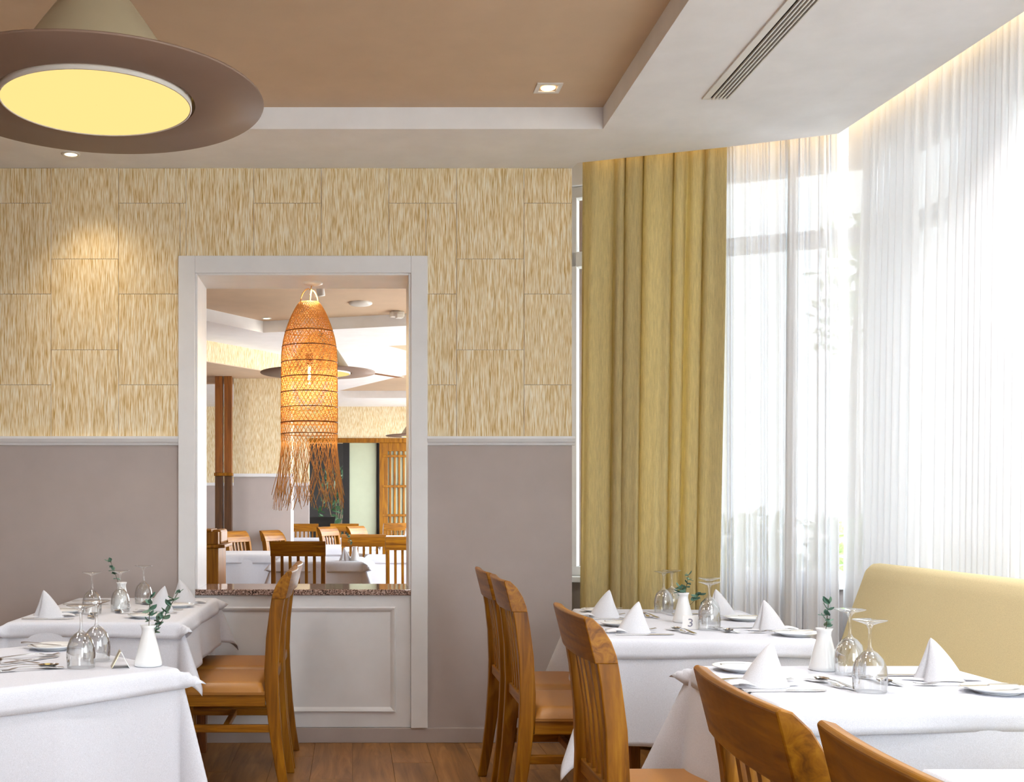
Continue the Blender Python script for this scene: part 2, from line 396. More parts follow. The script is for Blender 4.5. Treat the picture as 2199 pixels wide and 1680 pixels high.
# LED strip in the pocket
def strip_poly(a, b, z):
    dx, dy = b[0] - a[0], b[1] - a[1]; L = math.hypot(dx, dy); nx, ny = -dy / L, dx / L
    return [(a[0] + nx * 0.012, a[1] + ny * 0.012), (b[0] + nx * 0.012, b[1] + ny * 0.012), (b[0] + nx * 0.03, b[1] + ny * 0.03), (a[0] + nx * 0.03, a[1] + ny * 0.03)]
for n, (a, b) in enumerate(zip(EDGE[:-1], EDGE[1:])):
    o = MB().prism(strip_poly(a, b, 0), 3.06, 3.075).build('led_strip', LEDGLOW)
    tag(o, 'warm cove light strip hidden above the curtains, run %s' % ('beside the hatch wall', 'above the olive curtain', 'over the long sheer curtain', 'towards the viewer')[n], 'light strip', 'cove light strips')
# shell behind and left of the viewer
struct(MB().box(XL - 0.2, -2.5, 0, XL, YB, 3.3).build('wall_left', MAUVE))
wb = MB().box(XL, -2.5, 0, 3.3, -2.3, 0.25); wb.box(XL, -2.5, 2.9, 3.3, -2.3, 3.3); wb.box(XL, -2.5, 0.25, 1.1, -2.3, 2.9); wb.box(2.7, -2.5, 0.25, 3.3, -2.3, 2.9)  # unseen window opening, sized for the daylight it throws on front faces
for x in (1.9,): wb.box(x - 0.05, -2.46, 0.25, x + 0.05, -2.34, 2.9)
struct(wb.build('wall_back', WHITE_PAINT))
struct(MB().box(XL - 0.2, -2.5, 3.3, 3.3, YB, 3.4).build('roof', CEIL_WHITE))

# ---------------------------------------------------------------- second dining room seen through the hatch
FZ, FT, YF, FR = 2.85, 2.96, 18.5, 1.65
cf = MB()
cf.prism([(-0.846, 10.57), (-0.846, YF), (-6.2, YF), (-6.2, YB), (-3.77, YB)], FZ, FT)
cf.prism([(-0.846, 10.57), (FR, 9.80), (FR, 11.07), (0, 11.55)], FZ, FT)
cf.prism([(-0.846, 10.57), (0, 11.55), (0.909, 13.1), (FR, 12.9), (FR, 13.3), (0.9, 13.48), (0.66, 14.02), (-0.23, 16.03), (-0.25, 17.0), (-0.846, 17.0)], FZ, FT)
cf.prism([(-0.846, 17.0), (FR, 17.0), (FR, YF), (-0.846, YF)], FZ, FT)
struct(cf.build('ceiling_second_room', CEIL_WHITE))
struct(MB().box(-6.2, YB, FT, FR, YF, 3.1).build('ceiling_second_tray', TAUPE_CEIL))
struct(MB().box(-6.4, YB, 0, -6.2, YF, 3.1).build('wall_second_left', MAUVE))
# far wall: paper above, taupe below, wide opening on the right
DX0, DX1, DZ = -0.72, 1.45, 2.25
fw = MB().box(-6.2, YF, 0, DX0, YF + 0.2, 1.56); fw.box(DX1, YF, 0, FR, YF + 0.2, 1.56)
struct(fw.build('wall_far', MAUVE))
fp = MB().box(-6.2, YF, 1.56, DX0, YF + 0.2, 3.1); fp.box(DX0, YF, DZ, DX1, YF + 0.2, 3.1); fp.box(DX1, YF, 1.56, FR, YF + 0.2, DZ)
struct(fp.build('wall_far_papered', WALLPAPER))
struct(MB().bbox(-6.2, YF - 0.03, 1.54, DX0, YF, 1.59, 0.004).build('trim_3', WHITE_PAINT))
d1 = empty('door_1', (0, YF, 0)); struct(d1, 'wide doorway with an oak lintel and a sliding lattice door')
MB().bbox(DX0, -0.05, DZ, DX1, 0.02, DZ + 0.075, 0.005).build('lintel', OAK, d1)
MB().bbox(-0.16, 0.02, 0, -0.05, 0.16, DZ, 0.004).build('dark_post', BLACK, d1)
MB().bbox(-0.05, 0.08, 0, 0.40, 0.10, DZ, 0.002).build('frosted_panel', GREENPANEL, d1)
MB().bbox(0.40, 0.05, 0, 0.44, 0.12, DZ, 0.003).build('dark_post', BLACK, d1)
lat = MB().bbox(0.445, -0.02, 0, 0.585, 0.03, DZ, 0.004); lat.bbox(0.585, -0.02, DZ - 0.14, 1.05, 0.03, DZ, 0.004)
lat.bbox(0.92, -0.02, 0, 1.05, 0.03, DZ, 0.004); dfr = lat.build('door_frame', OAK, d1)
MB().box(0.58, 0.02, 0, 0.93, 0.03, DZ - 0.1).build('door_pane', GREENPANEL, d1)
for x in (0.625, 0.70, 0.775, 0.85): MB().bbox(x - 0.016, -0.012, 0.1, x + 0.016, 0.018, DZ - 0.13, 0.003).build('lattice_bar', OAK, dfr)
for z in (0.55, 1.05, 1.53, 2.03): MB().bbox(0.50, -0.03, z - 0.02, 0.95, 0.0, z + 0.02, 0.003).build('lattice_rail', OAK, dfr)
struct(MB().box(-2.5, 22.0, 0, 1.4, 22.1, 3).build('wall_beyond', BLACK)); struct(MB().box(-2.5, YF + 0.2, 2.6, 3, 22.1, 2.7).build('ceiling_beyond', BLACK)); struct(MB().box(-2.5, YF + 0.2, -0.1, 3, 22.1, 0.0).build('floor_beyond', BLACK))  # black backdrop: the dimness of the room beyond is put into its colour
# right hand window wall of the second room
rw = MB().box(FR, YB, 0, FR + 0.2, YF, 0.6); rw.box(FR, YB, 2.4, FR + 0.2, YF, 3.1); rw.box(FR, YB, 0.6, FR + 0.2, 8.3, 2.4)  # solid stretch nearest the hatch added to keep daylight off its jamb
for y in (6.3, 8.4, 10.4, 12.4, 14.4, 16.4, 18.4): rw.box(FR + 0.03, y - 0.12, 0.6, FR + 0.15, y + 0.12, 2.4)
struct(rw.build('wall_second_right', WHITE_PAINT))
# column with wallpaper and the papered bulkhead
pl = struct(MB().box(-1.33, 12.5, 0, -0.69, 13.1, 1.56).build('wall_pillar', MAUVE)); MB().box(-1.33, 12.5, 1.56, -0.69, 13.1, 2.64).build('papered_top', WALLPAPER, pl)
MB().bbox(-1.36, 12.47, 1.535, -0.66, 12.5, 1.572, 0.004).build('rail', WHITE_PAINT, pl)
e1 = (0.553, 0.833)
b0 = (-0.92, 11.85); b1 = (b0[0] - 7 * e1[0], b0[1] - 7 * e1[1])
struct(MB().prism([b0, (-0.66, 12.3), (-0.66, 13.1), (-6.2, 13.1), (-6.2, 6.2), b1], 2.637, 2.645).build('ceiling_bulkhead', TAUPE_CEIL))
struct(MB().prism([b0, (-0.66, 12.3), (-0.66, 13.1), (-6.2, 13.1), (-6.2, 6.2), b1], 2.645, 2.85).build('wall_bulkhead', WALLPAPER))
for n, x in enumerate((-1.51, -1.41)):
    e = empty('wood_post', (x + 0.042, 12.32, 0), 0, ('square oak post left of the papered pillar, outer one', 'square oak post touching the papered pillar')[n], 'post', 'oak posts by the pillar')
    MB().bbox(-0.042, -0.05, 1.56, 0.042, 0.05, 2.637, 0.004).build('upper_post', OAKDARK, e); MB().bbox(-0.042, -0.05, 0, 0.042, 0.05, 1.54, 0.004).build('lower_post', WALNUT, e)
    MB().bbox(-0.052, -0.065, 1.54, 0.05, 0.06, 1.575, 0.004).build('post_rail', OAK, e)

# ================================================================== LAMPS
def spot(loc, energy, angle=70, blend=0.6, tgt=(0, 0, -1), col=(1, 0.80, 0.52), size=0.05):
    l = bpy.data.lights.new('spot', 'SPOT'); l.energy = energy; l.spot_size = math.radians(angle); l.spot_blend = blend; l.color = col; l.shadow_soft_size = size
    o = bpy.data.objects.new('spot', l); COL.objects.link(o); o.location = loc
    o.rotation_euler = Vector(tgt).to_track_quat('-Z', 'Y').to_euler(); return o
def downlight(x, y, z, label, energy, square=False, r=0.045, tgt=(0, 0, -1), angle=80, col=(1, 0.80, 0.52), size=0.05):
    e = empty('downlight', (x, y, z), 0, label, 'downlight', 'recessed ceiling spots')
    if square:
        m = MB(); s2 = r * 1.25
        for q in ((-s2, -s2, -0.006, s2, -s2 + 0.018, 0.002), (-s2, s2 - 0.018, -0.006, s2, s2, 0.002), (-s2, -s2 + 0.018, -0.006, -s2 + 0.018, s2 - 0.018, 0.002), (s2 - 0.018, -s2 + 0.018, -0.006, s2, s2 - 0.018, 0.002)): m.bbox(*q, 0.001)
        m.build('trim_ring', WHITE_METAL, e)
    else: MB().lathe([(r, 0.0), (r, -0.005), (r * 0.72, -0.007), (r * 0.66, -0.002)], 28).build('trim_ring', WHITE_METAL, e)
    MB().lathe([(r * 0.7, -0.0035), (0.0005, -0.0045)], 24).build('lens', SPOTGLOW, e)
    if energy: 
        o = spot((0, 0, -0.02), energy, angle, 1.0, tgt, col, size); o.parent = e
    return e
downlight(-1.386, 5.50, CZ, 'small round lit ceiling spot above the straw wallpaper at the left', 24, tgt=(0.18, -0.22, -1), angle=116)
downlight(0.857, 4.896, TZ2, 'square white framed ceiling spot in the taupe tray', 6, True, tgt=(0, 0.1, -1))
for n, (x, y, z) in enumerate(((-1.9, 3.4, TZ2), (0.55, 3.2, TZ2), (-1.0, 1.9, TZ2), (0.7, 1.5, TZ2), (2.0, 2.6, CZ), (2.05, 3.75, CZ))):  # unseen spots, added to brighten the tabletops and the bounce off the floor
    downlight(x, y, z, 'added fill spot above the picture, ' + ('left of the hat pendant', 'in the tray over the middle aisle', 'nearer than the hat pendant', 'over the lower right chairs', 'over the banquette table', 'over the banquette end')[n], 74, True, angle=125, col=(1, 0.97, 0.95), size=0.12)
downlight(-1.0, 4.55, TZ2, 'added fill spot hidden above the brim of the large hat pendant', 50, True, angle=125, col=(1, 0.97, 0.95), size=0.12)  # unseen fill lamp, added to lift the left tabletops
downlight(-3.0, 5.50, CZ, 'round ceiling spot near the wall, left of the picture', 10, tgt=(0, 0.12, -1))
downlight(-0.8, 10.4, FT, 'ceiling spot of the second room beside the rattan lamp', 40, angle=120)

def hat_lamp(loc, label, top):
    e = empty('hat_pendant', loc, 0, label, 'pendant lamp', 'wide brimmed hat pendants'); r = 0.513; ri = 0.302
    MB().lathe([(ri, 0.0), (r, 0.0), (r + 0.002, 0.004), (r, 0.008), (ri, 0.008), (ri, 0.0)], 96).build('brim', TAUPE_LAMP, e)
    prof = [(0.312, 0.008), (0.280, 0.05), (0.248, 0.10), (0.202, 0.17), (0.158, 0.235), (0.112, 0.30), (0.072, 0.345), (0.032, 0.37), (0.012, 0.375)]
    MB().lathe(prof, 64).build('crown', CREAM_LAMP, e)
    MB().lathe([(0.291, 0.03), (0.291, -0.010), (0.286, -0.011), (0.285, -0.006)], 72).build('diffuser_ring', WHITE_METAL, e)
    MB().lathe([(0.286, -0.008), (0.12, -0.009), (0.0008, -0.010)], 72).build('diffuser', LAMPGLOW, e)
    h_ = top - loc[2]; MB().tube([(0, 0, 0.37), (0, 0, h_)], 0.006, 8).build('cord', BLACK, e); MB().lathe([(0.05, h_ - 0.02), (0.06, h_)], 24, cap=True).build('ceiling_rose', WHITE_METAL, e)
    return e
hat_lamp((-0.79, 3.45, 2.465), 'large taupe hat shaped pendant with a glowing yellow disc, foreground', TZ2)
hat_lamp((-0.31, 10.0, 2.40), 'hat shaped pendant half hidden behind the rattan lamp', FT)
hat_lamp((0.99, 16.0, 2.21), 'dark hat shaped pendant cut off by the hatch edge above the doorway', FT)

# rattan pendant hanging in the hatch
RX, RY = -0.231, 5.97
rt = empty('rattan_pendant', (RX, RY, OZ1), 0, 'long woven rattan pendant with fringe glowing in the hatch', 'pendant lamp')
MB().lathe([(0.052, 0.0), (0.052, -0.008), (0.03, -0.016), (0.006, -0.018)], 32).build('canopy', WHITE_METAL, rt, (0.02, 0, 0))
MB().tube([(0.012, 0, -0.016), (0.005, 0, -0.10), (0, 0, -0.24), (0, 0, -0.38)], 0.003, 6).build('cord', RATTAN, rt)
MB().tube([(0.012 * math.cos(t), 0, -0.045 - 0.02 * t) for t in (0, 0.6, 1.2)], 0.004, 6).build('hook', BRASS, rt)
for s_ in (-1, 1):
    MB().tube([(s_ * 0.046 * math.cos(t) + 0.0, 0.01 * s_, -0.110 + 0.075 * math.sin(t)) for t in [i * PI / 12 / 1.0 for i in range(0, 7)]], 0.0032, 6).build('handle', RATTAN, rt)
ZT, ZB = -0.107, -0.853
def rprof(z):                                # z measured from the soffit
    t = (ZT - z)
    if t < 0: return 0.052
    if t < 0.30: return 0.052 + 0.095 * math.sin(t / 0.30 * PI / 2) ** 0.8
    return 0.147 + 0.003 * math.sin((t - 0.30) * 5)
sh = MB(); NS = 40
zs = [ZT + (ZB - ZT) * i / 46 for i in range(47)]
for d in (-1, 1):
    for q in range(NS):
        a0 = 2 * PI * q / NS; pts = []; a = a0
        for i, z in enumerate(zs):
            if i: a += d * 0.020 / max(rprof(z), 0.06) * (0.55 if i < 12 else 0.5)
            rr = rprof(z) + d * 0.0012
            pts.append((rr * math.cos(a), rr * math.sin(a), z))
        sh.tube(pts, 0.0019, 3, caps=False)
sh.build('woven_shade', RATTAN, rt)['kind'] = 'stuff'
rg = MB(); z = ZT
while z > ZB + 0.10:
    rr = rprof(z); rg.tube([(rr * math.cos(2 * PI * i / 40), rr * math.sin(2 * PI * i / 40), z) for i in range(41)], 0.0017, 3, caps=False); z -= 0.0085
rg.build('weft_rings', RATTAN, rt)['kind'] = 'stuff'
for z in [-0.265, -0.345, -0.43, -0.51, -0.59, -0.67, -0.75, -0.81]:
    rr = rprof(z) + 0.002; MB().tube([(rr * math.cos(2 * PI * i / 48), rr * math.sin(2 * PI * i / 48), z) for i in range(49)], 0.0028, 5, caps=False).build('band', OAKDARK, rt)
fr = MB()
for d in (-1, 1):
    for q in range(58):
        a0 = 2 * PI * q / 58 + R.uniform(-0.03, 0.03); L = R.uniform(0.27, 0.37); tw = d * R.uniform(0.15, 0.75); fl_ = R.uniform(0.01, 0.055)
        pts = []
        for i in range(9):
            t = i / 8; rr = 0.148 + fl_ * t ** 1.4 + d * 0.0012; a = a0 + tw * t; pts.append((rr * math.cos(a), rr * math.sin(a), ZB - L * t))
        fr.tube(pts, 0.0017, 3)
fr.build('fringe', RATTAN, rt)['kind'] = 'stuff'
MB().lathe([(0.018, -0.44), (0.021, -0.40), (0.021, -0.38), (0.005, -0.375)], 18).build('socket', OAKDARK, rt)
bulb_ = MB().lathe([(0.012, -0.44), (0.03, -0.475), (0.034, -0.50), (0.024, -0.53), (0.001, -0.545)], 20).build('bulb', BULBGLASS, rt)
MB().tube([(0, 0, -0.452), (0, 0, -0.52)], 0.007, 8).build('filament', BULBGLOW, bulb_)
pl_ = bpy.data.lights.new('bulb_light', 'POINT'); pl_.energy = 8; pl_.color = (1, 0.74, 0.38); pl_.shadow_soft_size = 0.03
po = bpy.data.objects.new('bulb_light', pl_); COL.objects.link(po); po.location = (0, 0, -0.565); po.parent = rt
spot((RX + 0.03, RY - 0.02, OZ1 - 0.035), 9.0, 150, 0.5, (0, 0, -1), (1, 0.80, 0.46), 0.012)

# ceiling devices
av = empty('air_vent', (0, 0, CZ), 0, 'long white slotted air vent in the dropped ceiling', 'air vent')
def vslot(x0, x1, y0, y1, z0, z1, nm, mat): MB().bbox(x0, y0, z0, x1, y1, z1, 0.0012).build(nm, mat, av)
VX0, VX1, VY0, VY1 = 1.484, 1.602, 3.1, 4.745
vslot(VX0 + 0.003, VX1 - 0.003, VY0, VY1, -0.002, 0.002, 'backing', DARK)
vslot(VX0, VX0 + 0.03, VY0, VY1 + 0.0, -0.008, 0.0, 'flange', WHITE_METAL)
vslot(VX0, VX1, VY1 - 0.006, VY1 + 0.004, -0.008, 0.0, 'end_cap', WHITE_METAL)
for n in range(5): vslot(VX0 + 0.040 + n * 0.0155, VX0 + 0.0470 + n * 0.0155, VY0, VY1, -0.010, 0.0, 'blade', WHITE_METAL)
sd = empty('smoke_detector', (0.07, 9.6, FT), 0, 'flat round white disc on the taupe ceiling of the second room', 'ceiling disc')
MB().lathe([(0.10, 0), (0.10, -0.012), (0.085, -0.022), (0.001, -0.024)], 32).build('cover', WHITE_METAL, sd)
pj = empty('ceiling_projector', (0.40, 10.05, FT), 0.3, 'small pale sensor on the second room ceiling near the hatch edge', 'sensor')
MB().bbox(-0.06, -0.04, -0.05, 0.06, 0.04, 0, 0.008).build('body', WHITE_METAL, pj); MB().bbox(-0.03, -0.09, -0.07, 0.03, -0.03, -0.03, 0.006).build('head', WHITE_METAL, pj)
tb = empty('track_spot', (-0.245, 8.6, FT), 0, 'white cylindrical spot behind the top of the rattan lamp', 'spotlight')
MB().tube([(0, 0, -0.0), (0, 0, -0.03)], 0.012, 8).build('stem', WHITE_METAL, tb); MB().tube([(-0.01, 0, -0.02), (0.004, 0, -0.13)], 0.032, 14).build('barrel', WHITE_METAL, tb)
v2 = empty('ceiling_slot', (0.27, 13.8, FZ), 0.9, 'slotted vent in the white ceiling of the second room', 'air vent')
MB().bbox(-0.55, -0.06, -0.006, 0.55, 0.06, 0.0, 0.002).build('frame', WHITE_METAL, v2); MB().bbox(-0.53, -0.045, -0.008, 0.53, 0.045, -0.004, 0.001).build('slot', OAKDARK, v2)

# ================================================================== CURTAINS
def curtain(name, p0, p1, z0, z1, folds, amp, mat, label, cat='curtain', n=None, skew=(0, 0), seed=1, dense=None, amp_top=0.5):
    rr = random.Random(seed); dx, dy = p1[0] - p0[0], p1[1] - p0[1]; L = math.hypot(dx, dy); ux, uy = dx / L, dy / L; nx, ny = -uy, ux
    ph_ = [rr.uniform(0, 6.28) for _ in range(6)]
    nu = n or int(folds * 14); nv = 26
    def fn(u, v):
        s = u
        if dense: s = u + dense * math.sin(2 * PI * u) / (2 * PI)
        z = z1 + (z0 - z1) * v
        sk = skew[0] * (1 - u) * v + skew[1] * u * v
        ph = 2 * PI * folds * (u + 0.035 * math.sin(2 * PI * 2.3 * u + ph_[0]) + 0.02 * math.sin(2 * PI * 5.1 * u + ph_[1]))
        A = amp * (amp_top + (1 - amp_top) * min(1, v * 3.5)) * (0.75 + 0.35 * math.sin(2 * PI * 1.7 * u + ph_[2] + 0.8 * v))
        off = A * (math.sin(ph) + 0.35 * math.sin(2 * ph + ph_[3] + 1.5 * v) + (0.35 * math.sin(2.9 * ph + ph_[4]) * max(0, 1 - v * 4)))
        al = s * L + sk + 0.35 * A * math.cos(ph + 0.6)
        return (p0[0] + ux * al + nx * off, p0[1] + uy * al + ny * off, z)
    m = MB().grid(fn, nu, nv); o = m.build(name, mat); return tag(o, label, cat)
dC = (0.917, -0.398)
def off(p, k): return (p[0] + 0.398 * k, p[1] + 0.917 * k)
o = curtain('olive_curtain', off((1.150, 5.655), 0.06), off((1.800, 5.41), 0.06), 0.02, 3.12, 7.0, 0.062, OLIVE, 'heavy olive green curtain hanging in deep folds beside the hatch wall', seed=3, skew=(-0.02, -0.06))
solid(o, 0.003)
curtain('sheer_curtain', off((1.72, 5.43), 0.13), off((2.10, 5.30), 0.13), 0.03, 3.12, 15, 0.016, SHEER, 'white sheer curtain next to the olive curtain in front of the bay window', seed=5, n=300)
curtain('sheer_curtain', off((2.07, 5.31), 0.11), off((2.273, 5.23), 0.11), 0.03, 3.12, 7, 0.026, SHEER, 'narrow gathered end of white sheer left of the gap between curtains', seed=8, n=160, skew=(-0.02, 0.0))
curtain('sheer_curtain', (2.338, 5.27), (2.59, 1.4), 0.03, 3.12, 56, 0.022, SHEER, 'long white sheer curtain across the window wall behind the banquette', seed=11, n=840, skew=(-0.10, 0))

# ================================================================== FURNITURE PROTOTYPES
def chair_proto():
    e = empty('dining_chair', (0, 0, 0)); HW = 0.21
    cu = [(-0.262, 0.0, 0.019), (-0.240, 0.12, 0.022), (-0.222, 0.25, 0.025), (-0.206, 0.42, 0.029), (-0.203, 0.52, 0.029), (-0.209, 0.66, 0.028), (-0.222, 0.77, 0.027), (-0.232, 0.83, 0.027)]
    def cu_at(z):
        for (a, za, ha), (b, zb, hb) in zip(cu[:-1], cu[1:]):
            if za <= z <= zb: t = (z - za) / (zb - za); return a + (b - a) * t
        return cu[-1][0]
    for s in (-1, 1):
        y0, y1 = sorted((s * HW, s * (HW - 0.034)))
        m = MB().sweep([[(u - h, y0, z), (u + h, y0, z), (u + h, y1, z), (u - h, y1, z)] for u, z, h in cu])
        bevel(m.build('back_post', OAK, e), 0.004)
        bevel(MB().sweep([[(x - q, y0, z), (x + q, y0, z), (x + q, y1, z), (x - q, y1, z)] for x, z, q in ((0.195, 0, 0.014), (0.195, 0.43, 0.018))]).build('leg', OAK, e), 0.004)
    prof = [(-0.264, 0.825), (-0.292, 0.938), (-0.286, 0.943), (-0.268, 0.938), (-0.243, 0.914), (-0.222, 0.880), (-0.209, 0.845), (-0.205, 0.825)]
    secs = []
    for i in range(11):
        y = -HW - 0.003 + (2 * HW + 0.006) * i / 10; bow = 0.014 * (1 - (y / HW) ** 2)
        secs.append([(u - bow, y, z) for u, z in prof])
    bevel(MB().sweep(secs).build('top_rail', OAK_Y, e), 0.003)
    for k in range(5):
        y = -0.125 + 0.0625 * k; bow = 0.012 * (1 - (y / HW) ** 2); secs = []
        for i in range(9):
            z = 0.49 + 0.345 * i / 8; u = cu_at(z) - bow * (i / 8)
            secs.append([(u - 0.008, y - 0.0115, z), (u + 0.008, y - 0.0115, z), (u + 0.008, y + 0.0115, z), (u - 0.008, y + 0.0115, z)])
        MB().sweep(secs).build('slat', OAK, e)
    MB().bbox(-0.221, -HW + 0.034, 0.465, -0.187, HW - 0.034, 0.505, 0.004).build('lower_rail', OAK_Y, e)
    for s in (-1, 1):
        y0, y1 = sorted((s * (HW - 0.005), s * (HW - 0.028)))
        MB().bbox(-0.178, y0, 0.372, 0.180, y1, 0.428, 0.003).build('apron', OAK_X, e)
        MB().bbox(-0.212, y0, 0.262, 0.184, y1, 0.294, 0.003).build('stretcher', OAK_X, e)
    MB().bbox(0.184, -HW + 0.034, 0.372, 0.206, HW - 0.034, 0.428, 0.003).build('apron', OAK, e)
    MB().bbox(-0.02, -HW + 0.028, 0.265, 0.004, HW - 0.028, 0.291, 0.003).build('stretcher', OAK, e)
    # padded seat
    def fn(u, v):
        x = -0.176 + 0.404 * u; y = (-1 + 2 * v) * (HW + 0.002)
        ex = min(u, 1 - u) * 0.404; ey = min(v, 1 - v) * 2 * HW; d = min(ex, ey)
        return (x, y, 0.432 + 0.040 * (1 - max(0, 1 - d / 0.03) ** 2) ** 0.5 * 1.0 + 0.006 * math.sin(PI * u) * math.sin(PI * v))
    us = MB(); us.grid(fn, 26, 26); us.box(-0.176, -HW, 0.422, 0.228, HW, 0.434)
    us.build('seat', LEATHER, e)['label'] = 'tan leather seat pad'
    return e
CH = chair_proto(); CH_USED = [False]
def chair(x, y, rz, label, group):
    if CH_USED[0]: o = copy_tree(CH)
    else: o = CH; CH_USED[0] = True
    o.location = (x, y, 0); o.rotation_euler.z = rz; tag(o, label, 'chair', group); return o

def drape(name, hx, hy, drop, z0, label, loc, rz, lean=0.05, flare=0.35, wav=0.05, seed=1, mat=None, hem=0.0, crease=0.0026):
    rr = random.Random(seed); ph = [rr.uniform(0, 6.28) for _ in range(12)]
    cxh, cyh = hx + drop, hy + drop; Rr = 0.012
    nu = int(cxh * 2 / 0.016); nv = int(cyh * 2 / 0.016)
    def fn(a, b):
        u = -cxh + 2 * cxh * a; v = -cyh + 2 * cyh * b
        cu_, cv_ = max(-hx, min(hx, u)), max(-hy, min(hy, v)); du, dv = u - cu_, v - cv_; s = math.hypot(du, dv)
        cr = crease * (math.exp(-(u / 0.006) ** 2) + math.exp(-(v / 0.006) ** 2) + 0.6 * math.exp(-((u - hx * 0.52) / 0.006) ** 2) + 0.6 * math.exp(-((v + hy * 0.5) / 0.006) ** 2))
        if s < 1e-9: return (u, v, z0 + cr * 0.5)
        nx, ny = du / s, dv / s; kk = 2 * abs(du * dv) / (s * s)
        t = v * abs(nx) ** 2 + u * abs(ny) ** 2
        side = (0 if abs(du) > abs(dv) else 1) * 2 + (1 if (du if abs(du) > abs(dv) else dv) > 0 else 0)
        w_ = wav * s * (1 - kk) * (math.sin(9 * t + ph[side]) + 0.5 * math.sin(19 * t + ph[side + 4])) * min(1, s / 0.06)
        o_ = Rr * (1 - math.exp(-s / Rr)) + s * (lean + flare * kk ** 1.6) + w_ + cr
        o_ = min(max(o_, 0.002), s * 0.93)
        dz = math.sqrt(max(0, s * s - o_ * o_)); 
        dz = dz + hem * min(1, s / max(drop, .01)) * math.sin(6.0 * t + ph[side + 2])
        return (cu_ + nx * o_, cv_ + ny * o_, z0 - max(0, dz))
    o = MB().grid(fn, nu, nv).build(name, mat or LINEN, None, loc, rz); solid(o, 0.0016, -1); tag(o, label, 'tablecloth', name.replace('_', ' ') + 's'); return o
TABZ = 0.750; TOPZ = 0.7565
def table(x, y, w_, l_, rz, where, seed, lean=0.09, flare=0.36, drop=0.365, odrop=0.065):
    e = empty('dining_table', (x, y, 0), rz, 'dining table hidden under white cloths, ' + where, 'table', 'dining tables')
    MB().bbox(-w_ / 2, -l_ / 2, TABZ - 0.028, w_ / 2, l_ / 2, TABZ, 0.004).build('table_top', TABLEWOOD, e)
    for sx in (-1, 1):
        for sy in (-1, 1):
            cx_, cy_ = sx * (w_ / 2 - 0.06), sy * (l_ / 2 - 0.06); MB().bbox(cx_ - 0.028, cy_ - 0.028, 0, cx_ + 0.028, cy_ + 0.028, TABZ - 0.028, 0.004).build('leg', TABLEWOOD, e)
    drape('long_tablecloth', w_ / 2 + 0.002, l_ / 2 + 0.002, drop, TABZ + 0.0025, 'long white tablecloth reaching low, ' + where, (x, y, 0), rz, lean, flare, 0.045, seed, hem=0.0)
    drape('top_cloth', w_ / 2 + 0.005, l_ / 2 + 0.005, odrop, TABZ + 0.0055, 'short white top cloth with stiff corners, ' + where, (x, y, 0), rz, 0.16, 0.62, 0.10, seed + 50, hem=0.006)
    return e
def local(tx, ty, rz, x, y):
    c, s = math.cos(rz), math.sin(rz); return (tx + c * x - s * y, ty + s * x + c * y)

# ------------------------------------------------ table ware
def napkin_mesh():
    m = MB(); n = 40; nj = 16; rows = []
    for j in range(nj + 1):
        t = j / nj; z = 0.113 * t
        rr = 0.047 * (1 - t) ** 0.95 + 0.012 * math.sqrt(max(0, 1 - t))
        for k in range(n):
            a = 2 * PI * k / n
            slit = 1 - 0.30 * math.exp(-((a - PI * 1.15) / 0.22) ** 2) * (1 - 0.5 * t) + 0.10 * math.exp(-((a - PI * 1.42) / 0.20) ** 2) * (1 - t)
            rows.append((rr * 1.08 * slit * math.cos(a) - 0.020 * t * t, rr * 0.80 * slit * math.sin(a), z))
    fs = [(j * n + k, j * n + (k + 1) % n, (j + 1) * n + (k + 1) % n, (j + 1) * n + k) for j in range(nj) for k in range(n)]
    m.add(rows, fs, True)
    def tail(u, v):
        x = 0.030 + 0.075 * u; wv = (v - 0.5) * (0.062 * (1 - 0.35 * u)); return (x, wv + 0.008, 0.004 + 0.012 * math.sin(PI * u) * 0.6 + 0.008 * math.cos((v - 0.5) * PI) * (1 - 0.4 * u))
    m.grid(tail, 10, 10); m.grid(lambda u, v: (lambda p: (p[0], p[1], 0.0005))(tail(u, v)), 10, 10)
    def tail2(u, v):
        x = -0.035 - 0.055 * u; wv = (v - 0.5) * (0.05 * (1 - 0.8 * u)); return (x, wv - 0.004, 0.002 + 0.008 * math.cos((v - 0.5) * PI) * (1 - u))
    m.grid(tail2, 8, 8)
    return m.mesh('folded_napkin', NAPKIN)
def strip(m, pts, th):                        # (x, y, z, half width)
    m.sweep([[(x, y - h, z), (x, y + h, z), (x, y + h, z + th), (x, y - h, z + th)] for x, y, z, h in pts])
def fork_mesh(sc=1.0):
    m = MB()
    strip(m, [(-0.095, 0, 0.002, 0.009), (-0.085, 0, 0.003, 0.0095), (-0.05, 0, 0.006, 0.006), (0.0, 0, 0.009, 0.0032), (0.03, 0, 0.009, 0.0035), (0.045, 0, 0.006, 0.011), (0.055, 0, 0.003, 0.012)], 0.002)
    for k in range(4): strip(m, [(0.055, -0.009 + 0.006 * k, 0.003, 0.002), (0.075, -0.009 + 0.006 * k, 0.002, 0.0017), (0.095, -0.0088 + 0.0058 * k, 0.006, 0.0011)], 0.0018)
    m.v = [(x * sc, y * sc, z) for x, y, z in m.v]; return m.mesh('fork', STEEL)
def knife_mesh(sc=1.0):
    m = MB(); strip(m, [(-0.105, 0, 0.0, 0.0085), (-0.095, 0, 0.0, 0.0095), (-0.02, 0, 0.0, 0.007), (0.0, 0, 0.0, 0.006)], 0.005)
    strip(m, [(0.0, 0, 0.001, 0.006), (0.02, 0.001, 0.001, 0.0095), (0.08, 0.001, 0.001, 0.0095), (0.098, 0.003, 0.001, 0.006), (0.106, 0.005, 0.001, 0.001)], 0.002)
    m.v = [(x * sc, y * sc, z) for x, y, z in m.v]; return m.mesh('knife', STEEL)
